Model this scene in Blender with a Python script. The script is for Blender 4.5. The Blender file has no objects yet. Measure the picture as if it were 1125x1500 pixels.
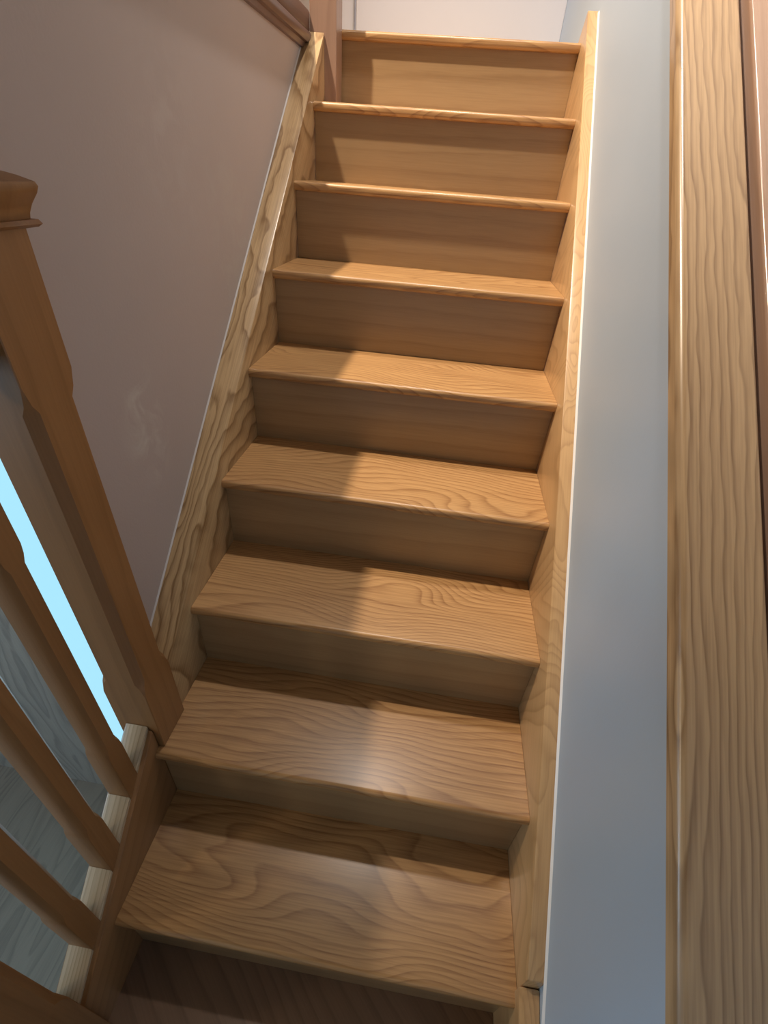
import bpy, bmesh, math, random
from mathutils import Matrix, Vector
random.seed(4)
S = bpy.context.scene
COL = S.collection

# ---------------------------------------------------------------- dimensions
R, G, W, O = 0.195, 0.2279, 0.771, 0.018     # rise, going, width, nosing overhang
SL = R / G
ANG = math.atan(SL)
def hz(y, h): return y * SL + h                # height of a line parallel to the flight

# ---------------------------------------------------------------- helpers
def tag(o, label=None, cat=None, group=None, kind=None):
    if label: o['label'] = label
    if cat: o['category'] = cat
    if group: o['group'] = group
    if kind: o['kind'] = kind
    return o

def empty(name, loc):
    o = bpy.data.objects.new(name, None); COL.objects.link(o)
    o.location = loc; o.empty_display_size = .05
    return o

def link(name, bm, mat, parent=None, origin=None, smooth=True, uv=None):
    """link a bmesh given in world coordinates as one object with its origin at `origin`"""
    bmesh.ops.remove_doubles(bm, verts=bm.verts, dist=1e-6)
    bmesh.ops.recalc_face_normals(bm, faces=bm.faces)
    org = Vector(origin) if origin is not None else Vector((0, 0, 0))
    for v in bm.verts: v.co -= org
    me = bpy.data.meshes.new(name); bm.to_mesh(me); bm.free()
    if smooth:
        for p in me.polygons: p.use_smooth = True
        try: me.set_sharp_from_angle(angle=math.radians(40))
        except Exception: pass
    me.materials.append(mat)
    o = bpy.data.objects.new(name, me); COL.objects.link(o)
    if parent is not None:
        o.parent = parent
        o.location = org - parent.matrix_basis.translation
    else:
        o.location = org
    return o

def box(bm, x0, x1, y0, y1, z0, z1, bev=0.0, seg=2):
    m = Matrix.Translation(((x0+x1)/2, (y0+y1)/2, (z0+z1)/2)) @ Matrix.Diagonal((x1-x0, y1-y0, z1-z0, 1))
    r = bmesh.ops.create_cube(bm, size=1, matrix=m)
    if bev:
        ed = list({e for v in r['verts'] for e in v.link_edges})
        bmesh.ops.bevel(bm, geom=ed, offset=bev, segments=seg, affect='EDGES', profile=.5)
    return bm

def prism_x(bm, prof, x0, x1, bev=0.0, seg=2):
    """extrude a yz outline along x"""
    vs = [bm.verts.new((x0, y, z)) for y, z in prof]
    f = bm.faces.new(vs)
    r = bmesh.ops.extrude_face_region(bm, geom=[f])
    nv = [g for g in r['geom'] if isinstance(g, bmesh.types.BMVert)]
    for v in nv: v.co.x = x1
    if bev:
        ed = list({e for v in vs + nv for e in v.link_edges})
        bmesh.ops.bevel(bm, geom=ed, offset=bev, segments=seg, affect='EDGES', profile=.5)
    return bm

def sweep_slope(bm, prof, y0, y1, plumb=True):
    """extrude an (x, h) outline along the slope of the flight from y0 to y1"""
    a = [bm.verts.new((x, y0, hz(y0, h))) for x, h in prof]
    b = [bm.verts.new((x, y1, hz(y1, h))) for x, h in prof]
    n = len(prof)
    bm.faces.new(a); bm.faces.new(list(reversed(b)))
    for i in range(n):
        bm.faces.new((a[i], a[(i+1) % n], b[(i+1) % n], b[i]))
    return bm

def sweep_y(bm, prof, y0, y1):
    a = [bm.verts.new((x, y0, z)) for x, z in prof]
    b = [bm.verts.new((x, y1, z)) for x, z in prof]
    n = len(prof)
    bm.faces.new(a); bm.faces.new(list(reversed(b)))
    for i in range(n):
        bm.faces.new((a[i], a[(i+1) % n], b[(i+1) % n], b[i]))
    return bm

def rings(bm, cx, cy, levels, ky=1.0):
    """stack of chamfered square sections: (z, half width, chamfer)"""
    prev = None
    for z, hw, c in levels:
        c = max(c, .0012)
        pts = [(hw, -hw+c), (hw, hw-c), (hw-c, hw), (-hw+c, hw), (-hw, hw-c), (-hw, -hw+c), (-hw+c, -hw), (hw-c, -hw)]
        cur = [bm.verts.new((cx+a, cy+b*ky, z)) for a, b in pts]
        if prev is None: bm.faces.new(list(reversed(cur)))
        else:
            for i in range(8):
                bm.faces.new((prev[i], prev[(i+1) % 8], cur[(i+1) % 8], cur[i]))
        prev = cur
    bm.faces.new(prev)
    return bm

def arc(cy, cz, r, a0, a1, n=6):
    return [(cy + r*math.cos(math.radians(a0 + (a1-a0)*i/n)), cz + r*math.sin(math.radians(a0 + (a1-a0)*i/n))) for i in range(n+1)]

# ---------------------------------------------------------------- materials
def nodes(name):
    m = bpy.data.materials.new(name); m.use_nodes = True
    nt = m.node_tree; nt.nodes.clear()
    out = nt.nodes.new('ShaderNodeOutputMaterial'); b = nt.nodes.new('ShaderNodeBsdfPrincipled')
    nt.links.new(b.outputs[0], out.inputs[0])
    return m, nt, b

def math_node(nt, op, a, b=None, c=None):
    n = nt.nodes.new('ShaderNodeMath'); n.operation = op
    for i, v in enumerate((a, b, c)):
        if v is None: continue
        if isinstance(v, (int, float)): n.inputs[i].default_value = v
        else: nt.links.new(v, n.inputs[i])
    return n.outputs[0]

def wood(name, light, dark, axis='x', contrast=1.0, bands=9.0, across=5.0, along=.9, rough=.30, coat=.35, fine=.35, seed=0.0, distort=.6, tilt=0.0, spec=.5, lin=0.0, wob=.35, wfreq=(9, 26, 20), zf=.6):
    """plain-sawn oak / ash: contour lines of a stretched noise field make the cathedrals"""
    m, nt, b = nodes(name)
    L = nt.links.new
    tc = nt.nodes.new('ShaderNodeTexCoord'); oi = nt.nodes.new('ShaderNodeObjectInfo')
    mp = nt.nodes.new('ShaderNodeMapping')
    if axis == 'x': mp.inputs['Rotation'].default_value = (0, 0, tilt)
    elif axis == 'z': mp.inputs['Rotation'].default_value = (0, math.pi/2, 0)
    elif axis == 'y': mp.inputs['Rotation'].default_value = (0, 0, -math.pi/2)
    elif axis == 's': mp.inputs['Rotation'].default_value = (-ANG, 0, 0)
    L(tc.outputs['Object'], mp.inputs['Vector'])
    vec = mp.outputs[0]
    if axis == 's':
        m2 = nt.nodes.new('ShaderNodeMapping'); m2.inputs['Rotation'].default_value = (0, 0, -math.pi/2)
        L(vec, m2.inputs['Vector']); vec = m2.outputs[0]
    off = nt.nodes.new('ShaderNodeCombineXYZ')
    rv = math_node(nt, 'MULTIPLY', oi.outputs['Random'], 37.0)
    rv = math_node(nt, 'ADD', rv, seed)
    L(rv, off.inputs[0]); L(math_node(nt, 'MULTIPLY', oi.outputs['Random'], 11.0), off.inputs[1]); L(rv, off.inputs[2])
    ad = nt.nodes.new('ShaderNodeVectorMath'); ad.operation = 'ADD'
    L(vec, ad.inputs[0]); L(off.outputs[0], ad.inputs[1])
    # stretched field
    ms = nt.nodes.new('ShaderNodeVectorMath'); ms.operation = 'MULTIPLY'
    ms.inputs[1].default_value = (along, across, across*zf)
    L(ad.outputs[0], ms.inputs[0])
    n1 = nt.nodes.new('ShaderNodeTexNoise'); n1.inputs['Scale'].default_value = 1.0
    n1.inputs['Detail'].default_value = 1.5; n1.inputs['Roughness'].default_value = .45
    n1.inputs['Distortion'].default_value = distort
    L(ms.outputs[0], n1.inputs['Vector'])
    # little wobble
    mw = nt.nodes.new('ShaderNodeVectorMath'); mw.operation = 'MULTIPLY'; mw.inputs[1].default_value = wfreq
    L(ad.outputs[0], mw.inputs[0])
    nw = nt.nodes.new('ShaderNodeTexNoise'); nw.inputs['Scale'].default_value = 1.0; nw.inputs['Detail'].default_value = 2
    L(mw.outputs[0], nw.inputs['Vector'])
    h = math_node(nt, 'ADD', math_node(nt, 'MULTIPLY', n1.outputs[0], bands*2.2), math_node(nt, 'MULTIPLY', nw.outputs[0], wob))
    sp = nt.nodes.new('ShaderNodeSeparateXYZ'); L(vec, sp.inputs[0])
    h = math_node(nt, 'ADD', h, math_node(nt, 'MULTIPLY', math_node(nt, 'ADD', sp.outputs[1], math_node(nt, 'MULTIPLY', sp.outputs[2], .7)), lin))
    fr = math_node(nt, 'FRACT', h)
    # growth ring: slow rise to the dark line then an abrupt edge
    rng = math_node(nt, 'POWER', fr, 3.0)
    soft = nt.nodes.new('ShaderNodeMapRange'); soft.interpolation_type = 'SMOOTHSTEP'
    soft.inputs['From Min'].default_value = 1.0; soft.inputs['From Max'].default_value = .84
    L(fr, soft.inputs['Value'])
    ring = math_node(nt, 'MULTIPLY', rng, soft.outputs[0])
    # pores
    mf = nt.nodes.new('ShaderNodeVectorMath'); mf.operation = 'MULTIPLY'; mf.inputs[1].default_value = (9, 330, 330)
    L(ad.outputs[0], mf.inputs[0])
    nf = nt.nodes.new('ShaderNodeTexNoise'); nf.inputs['Scale'].default_value = 1.0; nf.inputs['Detail'].default_value = 3
    L(mf.outputs[0], nf.inputs['Vector'])
    pore = nt.nodes.new('ShaderNodeMapRange'); pore.inputs['From Min'].default_value = .35; pore.inputs['From Max'].default_value = .72
    L(nf.outputs[0], pore.inputs['Value'])
    # broad tonal drift
    mb = nt.nodes.new('ShaderNodeVectorMath'); mb.operation = 'MULTIPLY'; mb.inputs[1].default_value = (1.3, 7, 5)
    L(ad.outputs[0], mb.inputs[0])
    nb = nt.nodes.new('ShaderNodeTexNoise'); nb.inputs['Scale'].default_value = 1.0; nb.inputs['Detail'].default_value = 2
    L(mb.outputs[0], nb.inputs['Vector'])
    f = math_node(nt, 'MULTIPLY', ring, 1.0*contrast)
    f = math_node(nt, 'ADD', f, math_node(nt, 'MULTIPLY', pore.outputs[0], fine*contrast))
    f = math_node(nt, 'ADD', f, math_node(nt, 'MULTIPLY', math_node(nt, 'SUBTRACT', nb.outputs[0], .5), .6))
    mx = nt.nodes.new('ShaderNodeMix'); mx.data_type = 'RGBA'; mx.clamp_factor = True
    L(f, mx.inputs[0]); mx.inputs[6].default_value = (*light, 1); mx.inputs[7].default_value = (*dark, 1)
    # per board brightness
    hs = nt.nodes.new('ShaderNodeHueSaturation')
    L(mx.outputs[2], hs.inputs['Color'])
    L(math_node(nt, 'ADD', math_node(nt, 'MULTIPLY', oi.outputs['Random'], .14), .93), hs.inputs['Value'])
    L(hs.outputs[0], b.inputs['Base Color'])
    b.inputs['Roughness'].default_value = rough
    b.inputs['Coat Weight'].default_value = coat; b.inputs['Coat Roughness'].default_value = .24
    b.inputs['Specular IOR Level'].default_value = spec
    bp = nt.nodes.new('ShaderNodeBump'); bp.inputs['Strength'].default_value = .04; bp.inputs['Distance'].default_value = .0015
    L(f, bp.inputs['Height']); L(bp.outputs[0], b.inputs['Normal'])
    return m

def paint(name, col, rough=.6, var=.05, bump=.05, scale=4.0, smudge=None):
    m, nt, b = nodes(name); L = nt.links.new
    tc = nt.nodes.new('ShaderNodeTexCoord')
    n = nt.nodes.new('ShaderNodeTexNoise'); n.inputs['Scale'].default_value = scale; n.inputs['Detail'].default_value = 4
    L(tc.outputs['Object'], n.inputs['Vector'])
    mx = nt.nodes.new('ShaderNodeMix'); mx.data_type = 'RGBA'
    L(n.outputs[0], mx.inputs[0])
    mx.inputs[6].default_value = (*[c*(1-var) for c in col], 1); mx.inputs[7].default_value = (*[c*(1+var) for c in col], 1)
    colour = mx.outputs[2]
    if smudge:
        # pale scuffs rubbed into the plaster
        for (cen, size, amt, tint) in smudge:
            mp = nt.nodes.new('ShaderNodeMapping'); mp.inputs['Location'].default_value = [-a for a in cen]
            mp.vector_type = 'POINT'
            L(tc.outputs['Object'], mp.inputs['Vector'])
            dv = nt.nodes.new('ShaderNodeVectorMath'); dv.operation = 'DIVIDE'; dv.inputs[1].default_value = size
            L(mp.outputs[0], dv.inputs[0])
            ln = nt.nodes.new('ShaderNodeVectorMath'); ln.operation = 'LENGTH'; L(dv.outputs[0], ln.inputs[0])
            mr = nt.nodes.new('ShaderNodeMapRange'); mr.interpolation_type = 'SMOOTHSTEP'
            mr.inputs['From Min'].default_value = 1; mr.inputs['From Max'].default_value = .2
            L(ln.outputs['Value'], mr.inputs['Value'])
            nn = nt.nodes.new('ShaderNodeTexNoise'); nn.inputs['Scale'].default_value = 16; nn.inputs['Detail'].default_value = 5
            nn.inputs['Distortion'].default_value = 1.2
            L(tc.outputs['Object'], nn.inputs['Vector'])
            mr2 = nt.nodes.new('ShaderNodeMapRange'); mr2.inputs['From Min'].default_value = .45; mr2.inputs['From Max'].default_value = .68
            L(nn.outputs[0], mr2.inputs['Value'])
            fac = math_node(nt, 'MULTIPLY', math_node(nt, 'MULTIPLY', mr.outputs[0], mr2.outputs[0]), amt)
            m2 = nt.nodes.new('ShaderNodeMix'); m2.data_type = 'RGBA'
            L(fac, m2.inputs[0]); L(colour, m2.inputs[6]); m2.inputs[7].default_value = (*tint, 1)
            colour = m2.outputs[2]
    L(colour, b.inputs['Base Color'])
    b.inputs['Roughness'].default_value = rough
    n2 = nt.nodes.new('ShaderNodeTexNoise'); n2.inputs['Scale'].default_value = 180; n2.inputs['Detail'].default_value = 3
    L(tc.outputs['Object'], n2.inputs['Vector'])
    bp = nt.nodes.new('ShaderNodeBump'); bp.inputs['Strength'].default_value = bump; bp.inputs['Distance'].default_value = .002
    L(n2.outputs[0], bp.inputs['Height']); L(bp.outputs[0], b.inputs['Normal'])
    return m

LT, DK = (.55, .325, .138), (.26, .12, .042)
M_tread = wood('oak_tread', LT, DK, 'x', contrast=.85, bands=13, across=4.2, along=1.5, rough=.38, coat=.3, lin=70, wob=.5, distort=.3, zf=.1, fine=.55)
M_riser = wood('oak_riser', (.385, .262, .138), (.25, .15, .072), 'x', contrast=.5, bands=2, across=5, along=.35, rough=.30, coat=.35, seed=5, lin=25, fine=.6)
M_string = wood('ash_string', (.60, .42, .225), (.26, .15, .062), 's', contrast=1.25, bands=7, across=9, along=1.7, rough=.36, coat=.25, seed=2, distort=.5, lin=20, wob=1.5, wfreq=(11, 20, 4), zf=.12)
M_string_r = wood('oak_string', (.58, .37, .18), (.34, .19, .08), 's', contrast=.65, bands=8, across=8, along=3.0, rough=.32, coat=.3, seed=9, distort=.8, lin=10, wob=1.0, wfreq=(9, 26, 4), zf=.12)
M_string_low = wood('shaded_oak_string', (.33, .175, .075), (.18, .085, .03), 's', contrast=.5, bands=3, across=6, along=.8, rough=.42, coat=.15, lin=40, seed=6, zf=.2)  # same oak, darkened in colour for the shade on the lower string
M_cap = wood('ash_capping', (.56, .385, .215), (.25, .145, .068), 's', contrast=1.0, bands=3.2, across=10, along=1.0, rough=.28, coat=.55, seed=14, distort=.25, lin=72, wob=1.5, wfreq=(7, 22, 10))
M_strip = wood('oak_strip', (.42, .27, .19), (.28, .17, .11), 's', contrast=.5, bands=3, across=8, along=.4, rough=.22, coat=.8, seed=3, lin=40)
M_post = wood('oak_post', (.31, .155, .058), (.17, .078, .024), 'z', contrast=.45, bands=2, across=6, along=.8, rough=.45, coat=.12, seed=7, lin=30, fine=.5)
M_fillet = wood('pale_oak_fillet', (.60, .50, .35), (.34, .25, .15), 's', contrast=.8, bands=3, across=14, along=1.2, rough=.4, coat=.1, seed=8, lin=120)
M_winder = wood('oak_winder', (.28, .18, .12), (.16, .095, .062), 'x', contrast=.7, bands=4, across=3.5, along=.6, rough=.36, coat=.25, seed=31, tilt=.75, lin=30)
M_trim = wood('oak_trim', (.145, .085, .066), (.08, .045, .035), 'y', contrast=.5, bands=2, across=9, along=.6, rough=.4, coat=.2, seed=4, lin=50)
M_newel_top = wood('oak_newel_upper', (.34, .215, .155), (.20, .12, .085), 'z', contrast=.5, bands=2, across=6, along=.8, rough=.4, coat=.2, seed=17, lin=30)
M_grey = wood('grey_boards', (.36, .34, .30), (.18, .17, .155), 'z', contrast=.9, bands=6, across=6, along=.8, rough=.45, coat=.05, seed=21)
M_floor = wood('grey_floor', (.25, .225, .185), (.14, .125, .105), 'y', contrast=.8, bands=5, across=6, along=.9, rough=.45, coat=.05, seed=22)
M_landing = wood('oak_landing', LT, DK, 'x', contrast=.7, seed=12)
M_wall_l = paint('mauve_plaster', (.465, .41, .40), .75, .07, .12, 3.0,
                 smudge=[((-.06, .78, .98), (.2, .09, .17), .75, (.58, .56, .53)),
                         ((-.06, 1.05, 1.42), (.2, .16, .2), .3, (.55,.52,.51)),
                         ((-.06, 1.28, 1.25), (.2, .2, .25), .25, (.53,.53,.47))])
M_wall_r = paint('pale_grey_paint', (.47, .575, .70), .5, .03, .06, 2.0)
M_white = paint('white_paint', (.80, .80, .82), .55, .015, .04, 2.0)
M_caulk = paint('white_sealant', (.85, .85, .85), .35, .01, .0)
M_ceil = paint('ceiling_paint', (.75, .74, .72), .8, .01, .03)

def sky_glass():
    m, nt, b = nodes('frosted_daylight_glass')
    b.inputs['Base Color'].default_value = (.04, .05, .06, 1)
    b.inputs['Roughness'].default_value = .35
    b.inputs['Emission Color'].default_value = (.40, .80, 1.0, 1)
    b.inputs['Emission Strength'].default_value = .91
    return m
M_glass = sky_glass()

# ================================================================ staircase
stair = tag(empty('staircase', (W/2, 0, 0)), 'polished oak closed staircase of nine steps rising between left and right walls', 'staircase')
for k in range(1, 10):
    z = k*R; y0 = k*G; T = .023; r = .0095
    y1 = (k+1)*G + O + .012 if k < 9 else y0 + .12
    prof = []
    for a, bb in arc(0, 0, r, 180, 90): prof.append((y0 + r + a, z - r + bb))
    prof += [(y1, z), (y1, z-T)]
    for a, bb in arc(0, 0, r, 270, 180): prof.append((y0 + r + a, z - T + r + bb))
    bm = prism_x(bmesh.new(), prof, 0.0005, W - .0005)
    t = link('tread' if k < 9 else 'landing_nosing', bm, M_tread, stair, (W/2, y0, z-T))
for k in range(1, 10):
    y = k*G + O
    bm = box(bmesh.new(), .0005, W-.0005, y, y+.0118, (k-1)*R, k*R-.023, .0004, 1)
    link('riser', bm, M_riser, stair, (W/2, y, (k-1)*R))
# left string: housed between the plaster and the treads, closed between the two newels
H = .043
def string(x0, x1, y0, y1, h, low, bev=.0035, top=None):
    prof = [(y0, hz(y0, low)), (y0, hz(y0, h))]
    prof += top if top else [(y1, hz(y1, h))]
    prof += [(y1 if not top else top[-1][0], hz(y1, low))]
    return prism_x(bmesh.new(), prof, x0, x1, bev)
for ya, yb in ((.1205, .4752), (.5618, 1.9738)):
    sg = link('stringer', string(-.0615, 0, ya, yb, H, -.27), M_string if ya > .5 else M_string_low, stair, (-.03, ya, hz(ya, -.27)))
    sg['label'] = 'pale ash string with wavy grain' if ya > .5 else 'oak string under the balusters, shade put into its colour'

link('stringer', string(W, W+.032, .252, 2.06, .056, -.27, .003, top=[(2.066, 1.826), (2.132, 1.757)]), M_string_r, stair, (W+.016, .252, hz(.252, -.27)))
# winder string at the bottom right
bm = prism_x(bmesh.new(), [(-.5, -.2), (-.5, -.20), (-.5, -.12), (.2505, .232), (.2505, -.2)][1:], W-.005, W+.032, .003)
link('stringer', bm, M_string_r, stair, (W, 0, -.2))
# winder tread the flight starts from
bm = box(bmesh.new(), -.0615, W-.0055, -.75, G+O+.0118, -.03, -.0003, .002)
link('winder_tread', bm, M_winder, stair, (W/2, 0, -.03))

# ================================================================ balustrade (lower left)
NX, NY, NH = -.0305, .5185, .0425
def newel(name, cx, cy, zb, zc0, zc1, zt, cap=True, mat=None, label=None, cat='newel post', nh=NH):
    root = empty(name, (cx, cy, zb))
    lv = [(zb, nh, .0012), (zc0-.035, nh, .0012), (zc0-.012, nh-.001, .006), (zc0, nh-.0015, .0125),
          (zc1, nh-.0015, .0125), (zc1+.012, nh-.001, .006), (zc1+.035, nh, .0012), (zt, nh, .0012)]
    link('shaft', rings(bmesh.new(), cx, cy, lv), mat or M_post, root, (cx, cy, zb))
    if zb > .1:
        link('newel_foot', box(bmesh.new(), -.0613, -.0005, cy-nh+.0008, cy+nh-.0008, zb-.38, zb-.0003), mat or M_post, root, (cx, cy, zb-.38))
    if cap:
        a = nh
        lv = [(zt, a+.004, .001), (zt+.001, a+.009, .001), (zt+.004, a+.0125, .002), (zt+.008, a+.010, .001), (zt+.0085, a+.005, .001),
              (zt+.014, a+.006, .001), (zt+.022, a+.009, .001), (zt+.032, a+.0145, .001), (zt+.038, a+.0165, .001), (zt+.042, a+.0155, .002),
              (zt+.047, a+.006, .003), (zt+.052, a-.009, .003), (zt+.053, a-.013, .002), (zt+.0535, a-.010, .002), (zt+.060, a-.010, .002),
              (zt+.064, a-.016, .004), (zt+.067, a-.03, .006)]
        link('newel_cap', rings(bmesh.new(), cx, cy, lv), mat or M_post, root, (cx, cy, zt))
    tag(root, label, cat)
    return root
newel('newel_post', NX, NY, .392, .60, 1.135, 1.322, label='dark oak newel post with moulded cap standing on second lowest step beside plaster wall', nh=NH)
newel('newel_post', NX, .077, 0.001, .30, .86, 1.08, label='dark oak newel post at bottom left corner, below the three balusters')

bal = tag(empty('stair_balustrade', (-.03, .305, hz(.305, H))), 'oak balustrade of three slanting-looking balusters left of the lowest steps', 'balustrade')
by = [(.413, .377), (.318, .282), (.221, .186)]
HR = .80
for (ya, yb) in by:
    cy = (ya+yb)/2; cx = -.032; nh = .0225
    zb = hz(cy, H)
    z0 = zb - .03; zt = hz(cy, HR) + .01
    lv = [(z0, nh, .001), (zb+.132, nh, .001), (zb+.147, nh-.0005, .003), (zb+.160, nh-.001, .0075),
          (zb+.585, nh-.001, .0075), (zb+.598, nh-.0005, .003), (zb+.612, nh, .001), (zt, nh, .001)]
    bm = rings(bmesh.new(), cx, cy, lv, .80)
    # cut the foot to the rake of the string
    for v in bm.verts:
        if abs(v.co.z - z0) < 1e-5: v.co.z = hz(v.co.y, H) + .0005
        elif abs(v.co.z - zt) < 1e-5: v.co.z = hz(v.co.y, HR) + .004
    link('baluster', bm, M_post, bal, (cx, cy, zb))
gaps = [(.475, .4135), (.3765, .3185), (.2815, .2215), (.1855, .121)]
for (ya, yb) in gaps:
    bm = bmesh.new()
    sweep_slope(bm, [(-.0555, H), (-.0555, H+.009), (-.053, H+.011), (-.0125, H+.011), (-.010, H+.009), (-.010, H)], yb, ya)
    link('fillet', bm, M_fillet, bal, (-.03, (ya+yb)/2, hz((ya+yb)/2, H)))['label'] = 'pale oak spacer block between balusters'
bm = bmesh.new()
hp = [(-.062, HR), (-.064, HR+.02), (-.056, HR+.05), (-.043, HR+.066), (-.03, HR+.07), (-.017, HR+.066), (-.004, HR+.05), (.004, HR+.02), (.002, HR)]
sweep_slope(bm, hp, .121, .4745)
link('handrail', bm, M_post, bal, (-.03, .305, hz(.305, HR)))

# ================================================================ right half wall and its capping
capb = .588; capt = .624
prof = []
x0, x1 = .789, .889
def carc(cx, ch, rx, rh, a0, a1, n=6):
    return [(cx + rx*math.cos(math.radians(a0+(a1-a0)*i/n)), ch + rh*math.sin(math.radians(a0+(a1-a0)*i/n))) for i in range(n+1)]
prof += [(x0+.002, capb)]
prof += [(x0, capb+.003)]
prof += carc(x0+.011, capt-.014, .011, .014, 180, 90, 8)
prof += carc(x1-.006, capt-.008, .006, .008, 90, 0, 5)
prof += [(x1, capb)]
bm = sweep_slope(bmesh.new(), prof, -.9, 2.6)
cap = link('capping_rail', bm, M_cap, None, (.84, .85, hz(.85, capb)))
tag(cap, 'wide ash capping rail with rounded glossy edge sloping along the right half wall', 'capping rail')

xs = .9045
prof = [(xs, capb-.03)] + carc(xs+.005, capt-.006, .005, .008, 180, 90, 6) + [(.934, capt+.002), (.934, capb-.03)]
bm = sweep_slope(bmesh.new(), prof, -.9, 2.6)
st = link('edge_strip', bm, M_strip, None, (.92, .85, hz(.85, capb)))
tag(st, 'narrow brown oak strip beyond the dark gap right of the wide capping rail', 'wood strip')

# ================================================================ setting
def struct(name, bm, mat, origin=(0, 0, 0), label=None, smooth=False):
    o = link(name, bm, mat, None, origin, smooth=smooth); o['kind'] = 'structure'
    if label: o['label'] = label
    return o
LOW = -1.365       # floor of the storey below
TOP = 4.15
YB = 2.92
WX = W+.032
# half wall (its top follows the flight)
bm = bmesh.new()
prism_x(bm, [(-.9, LOW), (-.9, hz(-.9, capb)), (2.6, hz(2.6, capb)), (YB, hz(2.6, capb)), (YB, LOW)], WX+.0002, .8985)
struct('wall_right', bm, M_wall_r, label='pale grey-blue half wall right of the stairs')
struct('wall_right.001', box(bmesh.new(), .935, 1.05, -1.9, YB, LOW, TOP), M_white)
bm = bmesh.new()
prism_x(bm, [(-.9, LOW), (-.9, hz(-.9, .25)), (2.6, hz(2.6, .25)), (YB, hz(2.6, .25)), (YB, LOW)], .8987, .9348)
struct('wall_gap', bm, M_wall_r)
# plaster wall left of the flight, under the upper floor
struct('wall_left', box(bmesh.new(), -.15, -.062, .5625, 3.1, LOW, 1.694), M_wall_l, label='mauve-grey plaster wall left of the stairs')
# upper floor with its edge round the stair well
struct('floor_upper', box(bmesh.new(), -3.0, -.0635, -1.9, YB, 1.695, 1.75), M_landing)
struct('floor_landing', box(bmesh.new(), -.063, WX, 9*G+.121, YB, 1.70, 1.7545), M_landing)
bm = sweep_y(bmesh.new(), [(-.0625, 1.688), (-.052, 1.688), (-.050, 1.700), (-.0415, 1.702), (-.038, 1.708), (-.037, 1.715), (-.038, 1.722), (-.042, 1.727), (-.0625, 1.727)], -1.9, 1.975)
struct('trim_1', bm, M_trim, label='oak nosing round the edge of the upper floor, top left', smooth=True)
bm = sweep_y(bmesh.new(), [(-.0625, 1.7315), (-.048, 1.7315), (-.046, 1.734), (-.046, 1.772), (-.050, 1.777), (-.0625, 1.777)], -1.9, 1.975)
struct('trim_2', bm, M_trim, label='oak base rail above the upper floor edge, top left', smooth=True)
un = newel('newel_post', -.0045, 2.0155, 1.562, 1.95, 2.5, 2.75, label='oak newel post at top left where the flight meets the upper floor', nh=.041, mat=M_newel_top)
# white caulk lines
bm = sweep_slope(bmesh.new(), [(-.0618, .036), (-.0618, .0475), (-.0585, .044)], .565, 1.95)
struct('trim_3', bm, paint('old_sealant', (.58, .56, .55), .5, .02, 0), label='white sealant line between plaster and left string')
bm = sweep_slope(bmesh.new(), [(WX, .046), (WX-.004, .0575), (WX, .063)], -.2, 2.06)
struct('trim_4', bm, M_caulk, label='white sealant line between right string and wall')
# landing walls and door
struct('wall_landing', box(bmesh.new(), -3.0, .9345, YB, YB+.1, 1.70, TOP), M_white)
dr = struct('door_1', box(bmesh.new(), -.085,   .803, YB-.012, YB-.0005, 1.76, 3.76, .002), M_white, (.3, YB, 1.76), 'white door at the back of the landing')
bm = box(bmesh.new(), -.098, -.0935, YB-.0135, YB-.0005, 1.757, 3.78)  # thin grey strip standing in for the shaded gap at the door edge
g = link('door_gap_strip', bm, paint('grey_gap_paint', (.45, .45, .47), .6, .01, 0), dr, (-.095, YB-.01, 1.757))
struct('wall_side', box(bmesh.new(), .8035, .8985, 2.6+.001, YB-.001, hz(2.6, capb)+.001, TOP), M_white)
# storey below, seen between the balusters
YW = 1.012
wx0, wx1, wz0, wz1 = -.93, -.18, -.98, 1.42
bm = bmesh.new()
box(bm, -3.0, wx0, YW, YW+.1, LOW, 1.694); box(bm, wx1, -.151, YW, YW+.1, LOW, 1.694)
box(bm, wx0, wx1, YW, YW+.1, LOW, wz0); box(bm, wx0, wx1, YW, YW+.1, wz1, 1.694)
struct('wall_back', bm, M_grey, label='grey wood-grain wall seen between the balusters')
wn = struct('window_1', box(bmesh.new(), wx0+.001, wx1-.001, YW+.03, YW+.04, wz0+.001, wz1-.001), M_glass, (-.55, YW+.03, wz0), 'bright frosted window seen between newel post and baluster')
fr = bmesh.new()
for a in ((wx0+.0005, wx0+.03, wz0, wz1), (wx1-.03, wx1-.0005, wz0, wz1), (wx0+.031, wx1-.031, wz0, wz0+.03), (wx0+.031, wx1-.031, wz1-.03, wz1)):
    box(fr, a[0], a[1], YW+.005, YW+.0295, a[2]+.0005, a[3]-.0005)
link('window_frame', fr, M_white, wn, (-.55, YW, wz0))
struct('floor_lower', box(bmesh.new(), -3.0, .93, -1.9, YB, LOW-.1, LOW-.0005), M_floor, label='grey board floor of the storey below')
struct('wall_far_left', box(bmesh.new(), -3.1, -3.001, -1.9, YB, LOW, TOP), M_white)
w2 = struct('fill_pane', box(bmesh.new(), -3.0005, -2.985, -1.5, .3, -.2, 1.5), M_glass, (-3, -.6, -.2))  # added glowing pane out of view, goes with the cool fill
struct('wall_behind', box(bmesh.new(), -3.1, 1.05, -2.0, -1.901, LOW, TOP), M_white)
struct('ceiling', box(bmesh.new(), -3.1, 1.05, -2.0, YB+.1, TOP, TOP+.1), M_ceil)

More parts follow.
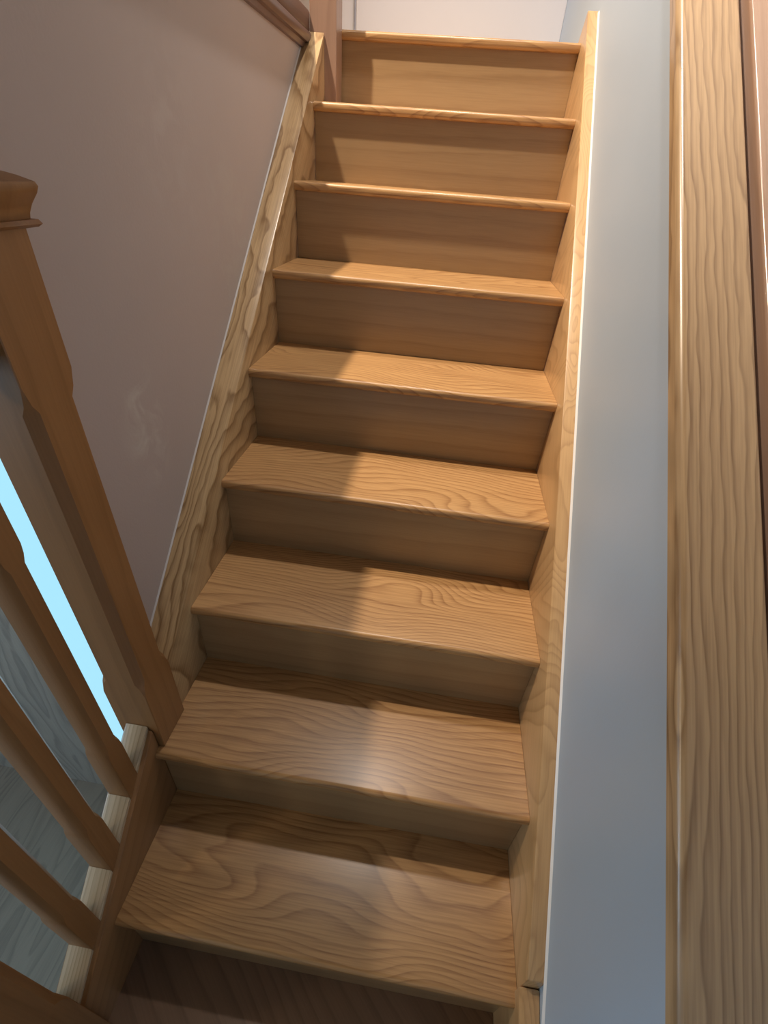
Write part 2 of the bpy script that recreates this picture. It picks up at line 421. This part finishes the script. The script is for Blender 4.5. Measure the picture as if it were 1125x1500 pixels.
# ================================================================ lights
def lamp(name, kind, loc, power, col, size=.1, aim=None, spot=None, blend=.6):
    l = bpy.data.lights.new(name, kind); l.energy = power; l.color = col
    if kind == 'AREA': l.shape = 'DISK'; l.size = size
    elif kind != 'SUN': l.shadow_soft_size = size
    if kind == 'SPOT': l.spot_size = spot; l.spot_blend = blend
    o = bpy.data.objects.new(name, l); COL.objects.link(o); o.location = loc
    if aim:
        d = Vector(aim) - Vector(loc); o.rotation_euler = d.to_track_quat('-Z', 'Y').to_euler()
    return o
WARM = (1.0, .80, .60)
lamp('ceiling_lamp_landing', 'SPOT', (.38, 1.58, 4.0), 160, (1, .91, .83), .06, (.40, 1.66, .9), math.radians(54), 1.0)
lamp('ceiling_lamp_upper_hall', 'SPOT', (-.86, 1.15, 4.1), 520, (1, .82, .63), .04, (.5, 1.85, 1.4), math.radians(62), 1.0)
lamp('door_wall_fill', 'SPOT', (.25, 2.0, 4.0), 105, (.95, .93, 1.0), .05, (.36, 2.92, 2.1), math.radians(38), .8)  # added spot to brighten the white landing wall
lamp('warm_fill_lower', 'POINT', (-1.3, -.6, 1.45), 11, (1, .84, .62), .08)  # added warm fill for the newel and baluster fronts
lamp('window_daylight', 'AREA', (-.55, YW-.03, .35), 2, (.60, .85, 1.0), .6, (-.3, -1, .3))
lamp('cool_fill_left', 'AREA', (-2.9, -.6, .7), 27, (.56, .76, 1.0), 1.2, (.6, .3, .4))  # added cool fill from the left, no known window there

w = bpy.data.worlds.new('world'); S.world = w; w.use_nodes = True
w.node_tree.nodes['Background'].inputs[0].default_value = (.5, .6, .8, 1)
w.node_tree.nodes['Background'].inputs[1].default_value = .2

# ================================================================ camera
cd = bpy.data.cameras.new('camera'); co = bpy.data.objects.new('camera', cd); COL.objects.link(co)
RM = ((0.9883785115, -0.1330335529, 0.0735526464), (0.1372126310, 0.5725077779, -0.8083362793), (0.0654263852, 0.8090345607, 0.5841082672))
m = Matrix([list(r) for r in RM]).to_4x4(); m.translation = (0.4747677, 0.0268925, 1.3935955)
co.matrix_world = m
cd.sensor_fit = 'VERTICAL'; cd.sensor_height = 36.0; cd.lens = 36.0*683.565/1500.0; cd.clip_start = .01
S.camera = co
S.view_settings.view_transform = 'Standard'; S.view_settings.look = 'None'
S.view_settings.gamma = 1; S.view_settings.exposure = 0.12; S.view_settings.use_curve_mapping = False
